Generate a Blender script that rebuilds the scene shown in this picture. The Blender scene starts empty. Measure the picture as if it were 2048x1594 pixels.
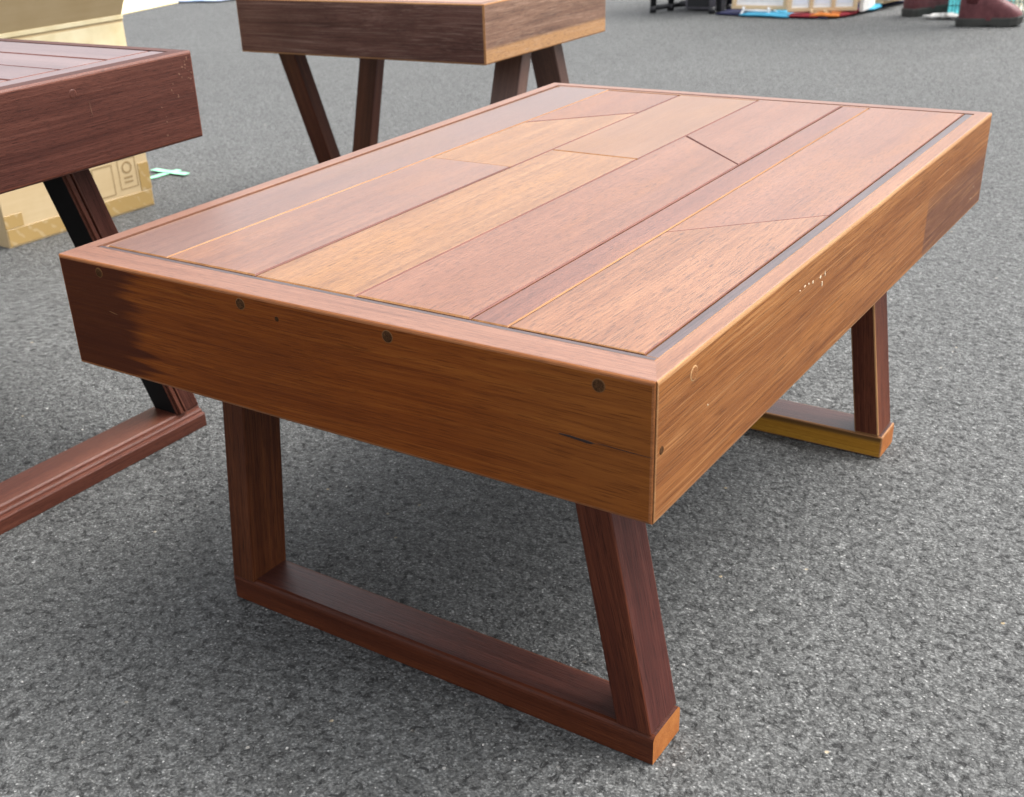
import bpy, bmesh, math, random
from mathutils import Vector, Matrix
from mathutils import noise as mnoise
random.seed(7)
sc = bpy.context.scene
C = sc.collection
R = math.radians

# ---------------------------------------------------------------- camera
cd = bpy.data.cameras.new('camera'); cam = bpy.data.objects.new('camera', cd); C.objects.link(cam)
cd.sensor_fit = 'HORIZONTAL'; cd.sensor_width = 36.0
cd.lens = 36.0 * 2321.11 / 2048; cd.shift_x = 0.05338; cd.shift_y = 0.05113
cd.clip_start = 0.02; cd.clip_end = 2000
cam.matrix_world = Matrix.Translation((0.29554, -0.61735, 0.71560)) @ Matrix.Rotation(0.63644, 4, 'Z') @ Matrix.Rotation(1.09294, 4, 'X') @ Matrix.Rotation(-0.05767, 4, 'Z')
cd.dof.use_dof = True; cd.dof.focus_distance = 0.98; cd.dof.aperture_fstop = 15
sc.camera = cam
# ---------------------------------------------------------------- sky, sun, exposure
SUN_EL, SUN_AZ = 60, 45          # azimuth measured from +X towards +Y
w = bpy.data.worlds.new('World'); sc.world = w; w.use_nodes = True
nt = w.node_tree; nt.nodes.clear()
sky = nt.nodes.new('ShaderNodeTexSky'); sky.sky_type = 'NISHITA'; sky.sun_disc = False
sky.sun_elevation = R(SUN_EL); sky.sun_rotation = R(90 - SUN_AZ)
sky.air_density = 1.0; sky.dust_density = 6.0; sky.ozone_density = 1.0
hs = nt.nodes.new('ShaderNodeHueSaturation'); hs.inputs['Saturation'].default_value = 0.22
bg = nt.nodes.new('ShaderNodeBackground'); bg.inputs['Strength'].default_value = 0.15
ow = nt.nodes.new('ShaderNodeOutputWorld')
nt.links.new(sky.outputs[0], hs.inputs['Color']); nt.links.new(hs.outputs[0], bg.inputs['Color']); nt.links.new(bg.outputs[0], ow.inputs['Surface'])
sl = bpy.data.lights.new('sun', 'SUN'); sl.energy = 0.85; sl.angle = R(60); sl.color = (1.0, 0.97, 0.93)
so = bpy.data.objects.new('sun', sl); C.objects.link(so)
sd = Vector((math.cos(R(SUN_EL)) * math.cos(R(SUN_AZ)), math.cos(R(SUN_EL)) * math.sin(R(SUN_AZ)), math.sin(R(SUN_EL))))
so.rotation_euler = sd.to_track_quat('Z', 'Y').to_euler(); so.location = sd * 20
vs = sc.view_settings
vs.view_transform = 'Standard'; vs.look = 'None'; vs.gamma = 1.0; vs.use_curve_mapping = False; vs.exposure = 1.42

# ---------------------------------------------------------------- node helpers
def srgb(r, g, b):
    f = lambda c: (c / 255 / 12.92) if c / 255 <= 0.04045 else ((c / 255 + 0.055) / 1.055) ** 2.4
    return (f(r), f(g), f(b), 1)
class N:
    def __init__(s, name):
        s.m = bpy.data.materials.new(name); s.m.use_nodes = True; s.t = s.m.node_tree
        s.b = s.t.nodes['Principled BSDF']
    def new(s, ty, **kw):
        n = s.t.nodes.new('ShaderNode' + ty)
        for k, v in kw.items(): setattr(n, k, v)
        return n
    def put(s, sock, v):
        if v is None: return
        if hasattr(v, 'is_output') or hasattr(v, 'links'): s.t.links.new(v, sock)
        else:
            try: sock.default_value = v
            except Exception: sock.default_value = (v, v, v)
    def math(s, op, a, b=None, c=None, clamp=False):
        n = s.new('Math', operation=op, use_clamp=clamp)
        for i, v in enumerate((a, b, c)): s.put(n.inputs[i], v)
        return n.outputs[0]
    def vmath(s, op, a, b):
        n = s.new('VectorMath', operation=op); s.put(n.inputs[0], a); s.put(n.inputs[1], b); return n.outputs[0]
    def noise(s, vec, scale=1.0, detail=4, rough=0.55, dist=0.0):
        n = s.new('TexNoise'); s.put(n.inputs['Vector'], vec); n.inputs['Scale'].default_value = scale
        n.inputs['Detail'].default_value = detail; n.inputs['Roughness'].default_value = rough; n.inputs['Distortion'].default_value = dist
        return n.outputs[0]
    def vor(s, vec, scale, feature='F1'):
        n = s.new('TexVoronoi', feature=feature); s.put(n.inputs['Vector'], vec); n.inputs['Scale'].default_value = scale; return n
    def ramp(s, fac, stops, interp='LINEAR'):
        n = s.new('ValToRGB'); s.put(n.inputs[0], fac); cr = n.color_ramp; cr.interpolation = interp
        while len(cr.elements) < len(stops): cr.elements.new(0.5)
        for e, (p, c) in zip(cr.elements, stops):
            e.position = p; e.color = c if hasattr(c, '__len__') else (c, c, c, 1)
        return n.outputs[0]
    def mix(s, fac, a, b, blend='MIX'):
        n = s.new('Mix', data_type='RGBA', blend_type=blend); s.put(n.inputs[0], fac); s.put(n.inputs[6], a); s.put(n.inputs[7], b); return n.outputs[2]
    def smooth(s, v, lo, hi, a=0.0, b=1.0):
        n = s.new('MapRange', interpolation_type='SMOOTHSTEP'); s.put(n.inputs[0], v)
        for i, x in enumerate((lo, hi, a, b)): n.inputs[i + 1].default_value = x
        return n.outputs[0]
    def sep(s, v):
        n = s.new('SeparateXYZ'); s.put(n.inputs[0], v); return n.outputs
    def obj(s): return s.new('TexCoord').outputs['Object']
    def bump(s, h, strength=0.3, dist=0.001):
        n = s.new('Bump'); n.inputs['Strength'].default_value = strength; n.inputs['Distance'].default_value = dist
        s.put(n.inputs['Height'], h); s.put(s.b.inputs['Normal'], n.outputs[0])
    def set(s, **kw):
        names = dict(color='Base Color', rough='Roughness', spec='Specular IOR Level', metal='Metallic', coat='Coat Weight', coatr='Coat Roughness', sheen='Sheen Weight', sub='Subsurface Weight')
        for k, v in kw.items(): s.put(s.b.inputs[names[k]], v)
        return s
MATS = {}
def wood(name, dark, mid, light, streak=1.0, rough=0.42, spec=0.5, pores=0.5, zones=(), relief=0.3, blotch=0.25, pale=0.0, coat=0.0, warm=0.0, pfreq=(85, 1600)):
    """grain runs along the object's own X"""
    n = N(name); co = n.obj()
    oi = n.new('ObjectInfo')
    off = n.vmath('MULTIPLY', n.new('CombineXYZ').outputs[0], (1, 1, 1))
    cmb = n.new('CombineXYZ'); n.put(cmb.inputs[0], n.math('MULTIPLY', oi.outputs['Random'], 37.0)); n.put(cmb.inputs[1], n.math('MULTIPLY', oi.outputs['Random'], 91.0)); n.put(cmb.inputs[2], n.math('MULTIPLY', oi.outputs['Random'], 53.0))
    v = n.vmath('ADD', co, cmb.outputs[0])
    wob = n.new('TexNoise'); n.put(wob.inputs['Vector'], n.vmath('MULTIPLY', v, (1.6, 6.0, 6.0))); wob.inputs['Scale'].default_value = 1; wob.inputs['Detail'].default_value = 2
    wv = n.vmath('MULTIPLY', n.vmath('SUBTRACT', wob.outputs['Color'], (0.5, 0.5, 0.5)), (0.0, 0.022, 0.022))
    v = n.vmath('ADD', v, wv)
    broad = n.noise(n.vmath('MULTIPLY', v, (1.1, 24, 24)), 1, 4, 0.5)
    fine = n.noise(n.vmath('MULTIPLY', v, (6, 400, 400)), 1, 4, 0.62)
    mid2 = n.noise(n.vmath('MULTIPLY', v, (2.2, 95, 95)), 1, 3, 0.55)
    ufine = n.noise(n.vmath('MULTIPLY', v, (3.2, 850, 850)), 1, 3, 0.6)
    por = n.noise(n.vmath('MULTIPLY', v, (pfreq[0], pfreq[1], pfreq[1])), 1, 2, 0.5)
    blo = n.noise(n.vmath('MULTIPLY', v, (5, 12, 12)), 1, 3, 0.6)
    f = n.math('ADD', n.math('ADD', n.math('MULTIPLY', broad, 0.32), n.math('MULTIPLY', ufine, 0.22)), n.math('ADD', n.math('MULTIPLY', fine, 0.24 * streak), n.math('MULTIPLY', mid2, 0.22)))
    f = n.math('ADD', f, -0.12 * (streak - 1))
    col = n.ramp(f, [(0.39, dark), (0.5, mid), (0.61, light)])
    col = n.mix(n.smooth(blo, 0.35, 0.7, 0, blotch), col, dark)
    if warm:
        wn = n.noise(n.vmath('MULTIPLY', v, (4.5, 16, 16)), 1.0, 3, 0.6)
        col = n.mix(n.smooth(wn, 0.48, 0.68, 0, warm), col, (mid[0] * 1.2, mid[1] * 1.15, mid[2] * 0.7, 1))
    for z in zones:
        xyz = n.sep(co); ax = xyz['xyz'.index(z['axis'])]
        wx = n.math('ADD', ax, n.math('MULTIPLY', n.math('SUBTRACT', mid2, 0.5), z.get('wob', 0.05)))
        m = n.smooth(wx, z['lo'], z['hi'])
        if z.get('flip'): m = n.math('SUBTRACT', 1.0, m)
        if 'lim' in z:
            la, l0, l1 = z['lim']; m = n.math('MULTIPLY', m, n.smooth(n.math('ADD', xyz['xyz'.index(la)], n.math('MULTIPLY', n.math('SUBTRACT', broad, 0.5), 0.03)), l0, l1))
        col = n.mix(n.math('MULTIPLY', m, z.get('amt', 0.8)), col, z['col'], z.get('blend', 'MIX'))
    pm = n.smooth(por, 0.53, 0.66, 0, pores)
    col = n.mix(pm, col, (dark[0] * 0.45, dark[1] * 0.42, dark[2] * 0.45, 1))
    if pale:   # chalky flecks lying in the open grain
        pl = n.smooth(n.noise(n.vmath('MULTIPLY', v, (4.5, 560, 560)), 1, 3, 0.62), 0.53, 0.68, 0, pale)
        col = n.mix(pl, col, (min(1, light[0] * 1.5 + .05), min(1, light[1] * 1.7 + .05), min(1, light[2] * 1.8 + .04), 1))
    n.set(color=col, rough=n.math('ADD', rough - 0.09, n.math('ADD', n.math('MULTIPLY', blo, 0.13), n.math('MULTIPLY', fine, 0.06))), spec=spec, coat=coat, coatr=0.38)
    n.bump(n.math('ADD', n.math('MULTIPLY', fine, 1.0), n.math('MULTIPLY', por, -0.8 * pores - .2)), relief, 0.0009)
    MATS[name] = n.m; return n.m
def plain(name, col, rough=0.6, spec=0.4, var=0.15, scale=30, bump=0.0, metal=0.0):
    n = N(name); co = n.obj(); ns = n.noise(co, scale, 4, 0.6)
    c2 = tuple(c * (1 - var * 1.6) for c in col[:3]) + (1,); c3 = tuple(min(1, c * (1 + var)) for c in col[:3]) + (1,)
    n.set(color=n.ramp(ns, [(0.3, c2), (0.7, c3)]), rough=n.math('ADD', rough - .08, n.math('MULTIPLY', ns, .16)), spec=spec, metal=metal)
    if bump: n.bump(ns, bump, 0.002)
    MATS[name] = n.m; return n.m

# ---------------------------------------------------------------- mesh helpers
def tag(o, label=None, cat=None, group=None, kind=None):
    if label: o['label'] = label
    if cat: o['category'] = cat
    if group: o['group'] = group
    if kind: o['kind'] = kind
    return o
def empty(name, loc, label, cat, group=None):
    o = bpy.data.objects.new(name, None); C.objects.link(o); o.location = loc; o.empty_display_size = 0.1
    return tag(o, label, cat, group)
def world_of(o):
    m = Matrix.Translation(o.location) @ o.rotation_euler.to_matrix().to_4x4()
    return (world_of(o.parent) @ m) if o.parent else m
def link(name, bm, mats, parent=None, M=None, smooth=False):
    """bm holds local coordinates; M places them in the world"""
    me = bpy.data.meshes.new(name); bmesh.ops.recalc_face_normals(bm, faces=bm.faces[:]); bm.to_mesh(me); bm.free()
    for m in (mats if isinstance(mats, (list, tuple)) else [mats]): me.materials.append(m)
    if smooth:
        for pl in me.polygons: pl.use_smooth = True
    o = bpy.data.objects.new(name, me); C.objects.link(o)
    M = M or Matrix.Identity(4)
    if parent is not None:
        o.parent = parent; M = world_of(parent).inverted() @ M
    o.location = M.to_translation(); o.rotation_euler = M.to_euler()
    return o
def frame(center, xdir, up=(0, 0, 1)):
    x = Vector(xdir).normalized(); u = Vector(up)
    if abs(x.dot(u)) > 0.95: u = Vector((0, 1, 0))
    y = u.cross(x).normalized(); z = x.cross(y)
    M = Matrix((x, y, z)).transposed().to_4x4(); M.translation = Vector(center); return M
def solid(name, bot, top, mats, parent=None, xdir=(1, 0, 0), bevel=0.0015, seg=2, sel=None, matrule=None, capmat=None):
    """prism between two rings of world points; bevelled edges take material slot 1"""
    pts = [Vector(p) for p in bot] + [Vector(p) for p in top]
    c = sum(pts, Vector()) / len(pts); M = frame(c, xdir); Mi = M.inverted()
    bm = bmesh.new(); vv = [bm.verts.new(Mi @ p) for p in pts]; k = len(bot)
    bm.faces.new(vv[:k][::-1]); bm.faces.new(vv[k:])
    for i in range(k): bm.faces.new((vv[i], vv[(i + 1) % k], vv[k + (i + 1) % k], vv[k + i]))
    bmesh.ops.recalc_face_normals(bm, faces=bm.faces[:])
    if capmat:
        for f in bm.faces:
            nw = M.to_3x3() @ f.normal
            for d, mi in capmat:
                if nw.dot(Vector(d).normalized()) > 0.9: f.material_index = mi
    if bevel:
        es = [e for e in bm.edges if (sel is None or sel(M @ e.verts[0].co, M @ e.verts[1].co))]
        if es:
            r = bmesh.ops.bevel(bm, geom=es, offset=bevel, segments=seg, profile=0.5, affect='EDGES', material=1 if len(mats) > 1 else -1, clamp_overlap=True)
            if matrule:
                for f in bm.faces:
                    if f.material_index == 1: f.material_index = matrule((M.to_3x3() @ f.normal).normalized())
    return link(name, bm, mats, parent, M)
def rect(x0, x1, y0, y1, z): return [(x0, y0, z), (x1, y0, z), (x1, y1, z), (x0, y1, z)]
def box(name, x0, x1, y0, y1, z0, z1, mats, parent=None, **kw):
    return solid(name, rect(x0, x1, y0, y1, z0), rect(x0, x1, y0, y1, z1), mats, parent, **kw)
def tube(bm, pts, r, n=8, M=None, cap=True):
    pts = [Vector(p) for p in pts]; rings = []
    for i, p in enumerate(pts):
        d = (pts[min(i + 1, len(pts) - 1)] - pts[max(i - 1, 0)]).normalized()
        u = Vector((0, 0, 1)) if abs(d.z) < 0.9 else Vector((1, 0, 0))
        a = d.cross(u).normalized(); b = d.cross(a); rr = r[i] if isinstance(r, (list, tuple)) else r
        rings.append([bm.verts.new(p + (a * math.cos(2 * math.pi * k / n) + b * math.sin(2 * math.pi * k / n)) * rr) for k in range(n)])
    for A, B in zip(rings, rings[1:]):
        for k in range(n): bm.faces.new((A[k], A[(k + 1) % n], B[(k + 1) % n], B[k]))
    if cap: bm.faces.new(rings[0][::-1]); bm.faces.new(rings[-1])
def disc_plug(name, c, nrm, r, mat, parent, proud=0.0004):
    M = frame(c, nrm); bm = bmesh.new()
    tube(bm, [(-0.003, 0, 0), (proud - .0003, 0, 0), (proud, 0, 0)], [r, r, r * 0.9], 16); return link(name, bm, mat, parent, M)

# ---------------------------------------------------------------- ground
n = N('asphalt'); co = n.obj()
big = n.noise(co, 1.1, 3, 0.5); med = n.noise(co, 9, 4, 0.6)
v1 = n.vor(co, 520); v2 = n.vor(co, 290); v3 = n.vor(co, 95)
cell = n.sep(v1.outputs['Color'])[0]; cell2 = n.sep(v2.outputs['Color'])[1]; cell3 = n.sep(v3.outputs['Color'])[0]
fin = n.noise(co, 700, 3, 0.6); pit = n.noise(co, 105, 5, 0.68, 0.5); crk = n.noise(co, 34, 4, 0.7, 1.2)
base = n.ramp(cell, [(0.0, (0.083, 0.085, 0.083, 1)), (0.6, (0.140, 0.143, 0.140, 1)), (1.0, (0.228, 0.232, 0.226, 1))])
base = n.mix(n.smooth(fin, 0.35, 0.65, 0.0, 0.35), base, (0.032, 0.033, 0.033, 1))
speck = n.math('MULTIPLY', n.smooth(cell2, 0.925, 0.95), n.smooth(v2.outputs['Distance'], 0.36, 0.22))
base = n.mix(n.math('MULTIPLY', speck, 0.9), base, (0.31, 0.31, 0.30, 1))
speck3 = n.math('MULTIPLY', n.smooth(cell3, 0.968, 0.978), n.smooth(v3.outputs['Distance'], 0.24, 0.12))
base = n.mix(n.math('MULTIPLY', speck3, 0.85), base, n.ramp(n.sep(v3.outputs['Color'])[2], [(0, (0.5, 0.49, 0.46, 1)), (.93, (0.42, 0.42, 0.41, 1)), (1, (0.5, 0.38, 0.2, 1))]))
lump = n.vor(co, 125); lc = n.sep(lump.outputs['Color'])[0]
base = n.mix(1.0, base, n.ramp(v2.outputs['Distance'], [(0.25, 1.05), (0.65, 0.68)]), 'MULTIPLY')
base = n.mix(1.0, base, n.ramp(lc, [(0, 0.78), (1, 1.2)]), 'MULTIPLY')
base = n.mix(n.math('MULTIPLY', n.smooth(pit, 0.55, 0.63), 0.85), base, (0.02, 0.02, 0.02, 1))
base = n.mix(n.math('MULTIPLY', n.smooth(crk, 0.60, 0.70), 0.55), base, (0.02, 0.02, 0.02, 1))
base = n.mix(1.0, base, n.ramp(n.math('ADD', n.math('MULTIPLY', big, .6), n.math('MULTIPLY', med, .4)), [(0.3, 0.86), (0.7, 1.12)]), 'MULTIPLY')
n.set(color=base, rough=0.78, spec=0.35)
hgt = n.math('ADD', n.math('ADD', n.math('MULTIPLY', n.math('SUBTRACT', 1.0, v2.outputs['Distance']), 0.4), n.math('MULTIPLY', n.smooth(lump.outputs['Distance'], 0.75, 0.2), 0.75)), n.math('ADD', n.math('MULTIPLY', n.smooth(pit, 0.45, 0.75), -1.3), n.math('ADD', n.math('MULTIPLY', fin, 0.4), n.math('MULTIPLY', n.smooth(crk, .55, .75), -0.8))))
n.bump(hgt, 0.75, 0.0030)
ASPH = n.m
# one sheet: a finely dimpled part where the asphalt is near, plain quads out to the horizon
gx0, gx1, gy0, gy1, st = -1.15, .80, -.46, 1.24, .0036
NX, NY = int((gx1 - gx0) / st), int((gy1 - gy0) / st)
gv, gf = [], []
nz = mnoise.noise
for j in range(NY + 1):
    y = gy0 + (gy1 - gy0) * j / NY
    for i in range(NX + 1):
        x = gx0 + (gx1 - gx0) * i / NX
        if i in (0, NX) or j in (0, NY): gv.append((x, y, 0.0)); continue
        a = nz((x * 130, y * 130, 1.7)); b = nz((x * 62, y * 62, 5.1)); c = nz((x * 21, y * 21, 9.3))
        h = -0.0006 + 0.0007 * a - 0.0024 * max(0.0, b - 0.24 + 0.35 * c) - 0.0006 * max(0.0, c)
        gv.append((x, y, min(0.0002, h)))
for j in range(NY):
    o_ = j * (NX + 1)
    for i in range(NX): k = o_ + i; gf.append((k, k + 1, k + NX + 2, k + NX + 1))
k0 = len(gv); BIG = 600
gv += [(-BIG, -BIG, 0), (BIG, -BIG, 0), (BIG, BIG, 0), (-BIG, BIG, 0)]
c00, c10, c11, c01 = 0, NX, NY * (NX + 1) + NX, NY * (NX + 1)
gf += [(k0, k0 + 1) + tuple(range(c10, c00 - 1, -1)),
       (k0 + 1, k0 + 2) + tuple(range(c11, c10 - 1, -(NX + 1))),
       (k0 + 2, k0 + 3) + tuple(range(c01, c11 + 1)),
       (k0 + 3, k0) + tuple(range(c00, c01 + 1, NX + 1))]
gme = bpy.data.meshes.new('asphalt_ground'); gme.from_pydata(gv, [], gf); gme.materials.append(ASPH)
gme.polygons.foreach_set('use_smooth', [True] * (len(gf) - 4) + [False] * 4); gme.update()
GO = bpy.data.objects.new('asphalt_ground', gme); C.objects.link(GO); tag(GO, kind='structure')
# loose grit lying on the asphalt
rg_ = random.Random(11); gb = bmesh.new()
for k in range(420):
    x = rg_.uniform(-1.6, 1.3); y = rg_.uniform(-.45, 2.6); r = .0007 + .0013 * rg_.random() ** 2.5
    res = bmesh.ops.create_icosphere(gb, subdivisions=1, radius=r, matrix=Matrix.Translation((x, y, r * .45)) @ Matrix.Rotation(rg_.random() * 6, 4, 'Z') @ Matrix.Diagonal((1 + rg_.random() * .7, 1, .65, 1)))
    for v in res['verts']: v.co += Vector((rg_.uniform(-1, 1), rg_.uniform(-1, 1), rg_.uniform(-.6, .6))) * r * .25
n = N('grit'); wn_ = n.new('TexNoise'); n.put(wn_.inputs['Vector'], n.obj()); wn_.inputs['Scale'].default_value = 14
n.set(color=n.ramp(wn_.outputs[0], [(.3, (.13, .13, .125, 1)), (.5, (.34, .335, .32, 1)), (.66, (.5, .48, .44, 1))]), rough=.7)
tag(link('loose_grit', gb, n.m), 'pale loose grit scattered over the asphalt', 'grit', kind='stuff')

# ---------------------------------------------------------------- woods
L = lambda r, g, b: (r, g, b, 1)
EDGE = wood('worn_orange_edge', L(.20, .09, .035), L(.31, .15, .06), L(.42, .225, .10), pores=.2, rough=.5, spec=.2)
EDGE_M = wood('mauve_edge', L(.09, .03, .022), L(.14, .05, .036), L(.19, .075, .052), pores=.3, rough=.5, spec=.25)
RAILP = wood('rail_brown', L(.14, .058, .034), L(.21, .094, .056), L(.285, .14, .086), pores=.55, coat=.3)
STRIP = wood('dark_strip', L(.030, .018, .019), L(.060, .037, .037), L(.11, .068, .066), streak=1.3, pores=.5, rough=.34, coat=.35)
TC = dict(coat=.36, rough=.36, relief=.5)
W_MAUVE = wood('board_mauve', L(0.1213, 0.0518, 0.0338), L(0.1715, 0.0783, 0.0512), L(0.2218, 0.1055, 0.0654), streak=1.35, pores=.8, warm=.3, coat=.75, rough=.33, relief=.5,
               zones=[dict(axis='x', lo=.05, hi=.36, col=L(0.1047, 0.0531, 0.0409), amt=.55)])
W_ROSE = wood('board_rose', L(0.1381, 0.0511, 0.0256), L(0.2009, 0.0803, 0.0420), L(0.2595, 0.1123, 0.0589), streak=1.35, pores=.8, warm=.45, coat=.75, rough=.33, relief=.5)
W_TAN = wood('board_tan', L(0.1549, 0.0681, 0.0317), L(0.2009, 0.0925, 0.0435), L(0.2469, 0.1191, 0.0563), streak=1.0, pores=.4, warm=.4, **TC)
W_GOLD = wood('board_gold', L(.165, .068, .025), L(.255, .117, .045), L(.34, .17, .07), streak=1.35, pores=.8, warm=.4, **TC)
W_RUST = wood('board_rust', L(0.1423, 0.0524, 0.0271), L(0.2009, 0.0790, 0.0415), L(0.2511, 0.1055, 0.0553), streak=1.15, pores=.8, warm=.5, **TC)
W_STRIPB = wood('board_redbrown', L(0.1172, 0.0409, 0.0241), L(0.1674, 0.0612, 0.0369), L(0.2176, 0.0851, 0.0501), streak=1.15, pores=.8, warm=.4, **TC)
W_AMBER = wood('board_amber', L(0.1423, 0.0538, 0.0225), L(0.2135, 0.0858, 0.0373), L(0.2846, 0.1259, 0.0563), streak=1.45, pores=.8, pale=.12, pfreq=(60, 1100), warm=.45, **TC)
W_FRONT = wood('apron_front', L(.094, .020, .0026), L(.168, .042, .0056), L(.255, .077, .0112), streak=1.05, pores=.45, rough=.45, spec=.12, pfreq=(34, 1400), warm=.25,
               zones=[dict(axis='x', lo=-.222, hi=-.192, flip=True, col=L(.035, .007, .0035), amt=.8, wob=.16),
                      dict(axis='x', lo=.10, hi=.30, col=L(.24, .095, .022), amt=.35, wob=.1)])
W_RIGHT = wood('apron_right', L(.135, .042, .010), L(.225, .082, .022), L(.33, .14, .043), spec=.22, streak=1.3, pores=.6, pale=.28, relief=.4, rough=.5, pfreq=(24, 1300), warm=.3,
               zones=[dict(axis='x', lo=.190, hi=.1915, col=L(.11, .045, .027), amt=.8, wob=.0, lim=('z', .02, -.01))])
W_LEGBR = wood('leg_brown', L(.042, .010, .0035), L(.085, .024, .0085), L(.145, .046, .015), streak=1.2, pores=.75, spec=.2, rough=.5, pfreq=(40, 1400))
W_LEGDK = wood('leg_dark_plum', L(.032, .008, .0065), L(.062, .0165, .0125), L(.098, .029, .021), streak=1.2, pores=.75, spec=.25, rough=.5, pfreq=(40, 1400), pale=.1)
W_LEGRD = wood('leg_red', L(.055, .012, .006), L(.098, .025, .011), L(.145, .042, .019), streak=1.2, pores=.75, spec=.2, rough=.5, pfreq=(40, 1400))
W_BAR = wood('bar_plum', L(.034, .009, .0065), L(.06, .0185, .013), L(.098, .032, .022), pores=.75, spec=.45, rough=.4, pale=.08)
W_BARF = wood('bar_face', L(.045, .011, .005), L(.085, .022, .009), L(.13, .038, .014), pores=.5, spec=.2)
W_END = wood('bar_end_grain', L(.24, .075, .018), L(.34, .12, .03), L(.44, .18, .05), pores=.3, rough=.55, spec=.2)
W_SAP = wood('sapwood_yellow', L(.30, .125, .012), L(.42, .20, .022), L(.50, .26, .04), pores=.4, spec=.2,
             zones=[dict(axis='x', lo=-.06, hi=.10, col=L(.05, .024, .014), amt=.8, wob=.2, lim=('z', .002, .008))])
RAILG = wood('rail_amber', L(.14, .054, .026), L(.21, .088, .042), L(.30, .14, .07), pores=.5, coat=.3)
EDGE_F = wood('front_edge', L(.15, .05, .016), L(.24, .085, .026), L(.34, .135, .045), pores=.4, spec=.25)
UNDER = plain('underside_dark', L(.03, .014, .009), .7)

# ---------------------------------------------------------------- main coffee table
H, HA, W, D = 0.408, 0.1071, 0.600, 0.8821
T = empty('coffee_table', (-W / 2, D / 2, 0), 'large low plank-topped coffee table with orange-brown aprons in the foreground', 'table', 'hardwood plank tables')
zb = H - HA
def apron(name, outer, inner, mats, xdir, oz):
    # outer/inner: pairs of xy points (mitred ends)
    ring = [outer[0], outer[1], inner[1], inner[0]]
    bot = [(x, y, zb) for x, y in ring]; top = [(x, y, H) for x, y in ring]
    o0, o1 = Vector(outer[0]), Vector(outer[1]); ax = (o1 - o0).normalized(); nrm = Vector((ax.y, -ax.x))
    def sel(a, b):
        on = lambda p: abs((p.xy - o0).dot(nrm)) < 1e-4
        return on(a) and on(b)
    return solid(name, bot, top, mats, T, xdir, bevel=oz, seg=4, sel=sel, capmat=[((0, 0, 1), 2)], matrule=lambda nw: 2 if nw.z > .86 else 1)
t = 0.0312
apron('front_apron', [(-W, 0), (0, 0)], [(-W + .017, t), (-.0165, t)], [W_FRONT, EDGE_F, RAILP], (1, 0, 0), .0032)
apron('side_apron', [(0, 0), (0, D)], [(-.0165, t), (-.0165, D - .017)], [W_RIGHT, EDGE, RAILG], (0, 1, 0), .0034)
apron('rear_apron', [(0, D), (-W, D)], [(-.0165, D - .017), (-W + .017, D - .017)], [W_ROSE, RAILP, RAILP], (1, 0, 0), .003)
apron('side_apron', [(-W, D), (-W, 0)], [(-W + .017, D - .017), (-W + .017, t)], [RAILP, RAILP, RAILP], (0, 1, 0), .003)
# the apron tops: pale sanded edge of each board shows as a rail
g = 0.0006
def strip(name, x0, x1, y0, y1, mat, xd, dz=0.0, th=.02):
    return box(name, x0, x1, y0, y1, H - th + dz, H + dz, [mat, EDGE], T, xdir=xd, bevel=.0006, seg=1)
strip('inlay_strip', -.5820, -.0165 - g, t + g, .0372, STRIP, (1, 0, 0), -.0004)
strip('inlay_strip', -.0270, -.0165 - g, .0372, .8640, STRIP, (0, 1, 0), -.0006)
strip('inlay_strip', -W + .017 + .0016, -.5775, .0380, .8580, W_MAUVE, (0, 1, 0), -.0014)
strip('inlay_strip', -W + .017 + g, -.0280, .8592, D - .017 - g, W_ROSE, (1, 0, 0), -.0006)
box('underboard', -W + .0185, -.018, .024, D - .0185, H - .036, H - .021, [UNDER], T, bevel=0)
def board(poly, mat, dz=0.0, ed=None, bev=.0012):
    """plank lying along Y; ed maps a facing direction to an edge material slot (1 orange, 2 mauve)"""
    ed = ed or {}
    def rule(nw):
        if nw.x > .35: return ed.get('+x', 2)
        if nw.x < -.35: return ed.get('-x', 2)
        if nw.y < -.35: return ed.get('-y', 1)
        return ed.get('+y', 1)
    bot = [(x, y, H - .02) for x, y in poly]; top = [(x, y, H + dz) for x, y in poly]
    return solid('plank', bot, top, [mat, EDGE, EDGE_M], T, (0, 1, 0), bevel=bev, seg=1,
                 sel=lambda a, b: a.z > H - .01 and b.z > H - .01, matrule=rule)
y0, y1 = .0388, .8570
X = [-.5748, -.4965, -.3885, -.2790, -.1705, -.1372, -.0280]
q = .0006
board([(X[0], y0), (X[1] - q, y0), (X[1] - q, y1), (X[0], y1)], W_MAUVE, 0, {'+x': 1}, .0010)
board([(X[1] + .0012, y0), (X[2] - q, y0), (X[2] - q, .4352), (X[1] + .0012, .4356)], W_ROSE, .0004)
board([(X[1] + q, .4366), (X[2] - q, .4362), (X[2] - q, .7355), (X[1] + q, .6340)], W_GOLD, -.0003)
board([(X[1] + q, .6352), (X[2] - q, .7367), (X[2] - q, y1 - .004), (X[1] + q, y1 - .004)], W_RUST, 0)
board([(X[2] + q, y0 - .0006), (X[3] - .0012, y0 - .0006), (X[3] - .0012, .5190), (X[2] + q, .5205)], W_GOLD, -.0002)
board([(X[2] + q, .5216), (X[3] - q, .5201), (X[3] - q, y1 - .002), (X[2] + q, y1 - .002)], W_TAN, 0)
board([(X[3] + .0008, y0), (X[4] - q, y0), (X[4] - q, .5355), (X[3] + .0008, .6362)], W_RUST, .0005)
board([(X[3] + .0008, .6385), (X[4] - .0014, .5370), (X[4] - .0014, y1), (X[3] + .0008, y1)], W_RUST, .0003)
board([(X[4] + q, y0), (X[5] - q, y0), (X[5] - q, y1), (X[4] + q, y1)], W_STRIPB, -.0002, {'+x': 1}, .0010)
board([(X[5] + .0013, y0), (X[6], y0), (X[6], .3987), (X[5] + .0013, .2912)], W_AMBER, .0002, {'-x': 1, '+y': 0}, .0007)
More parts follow.
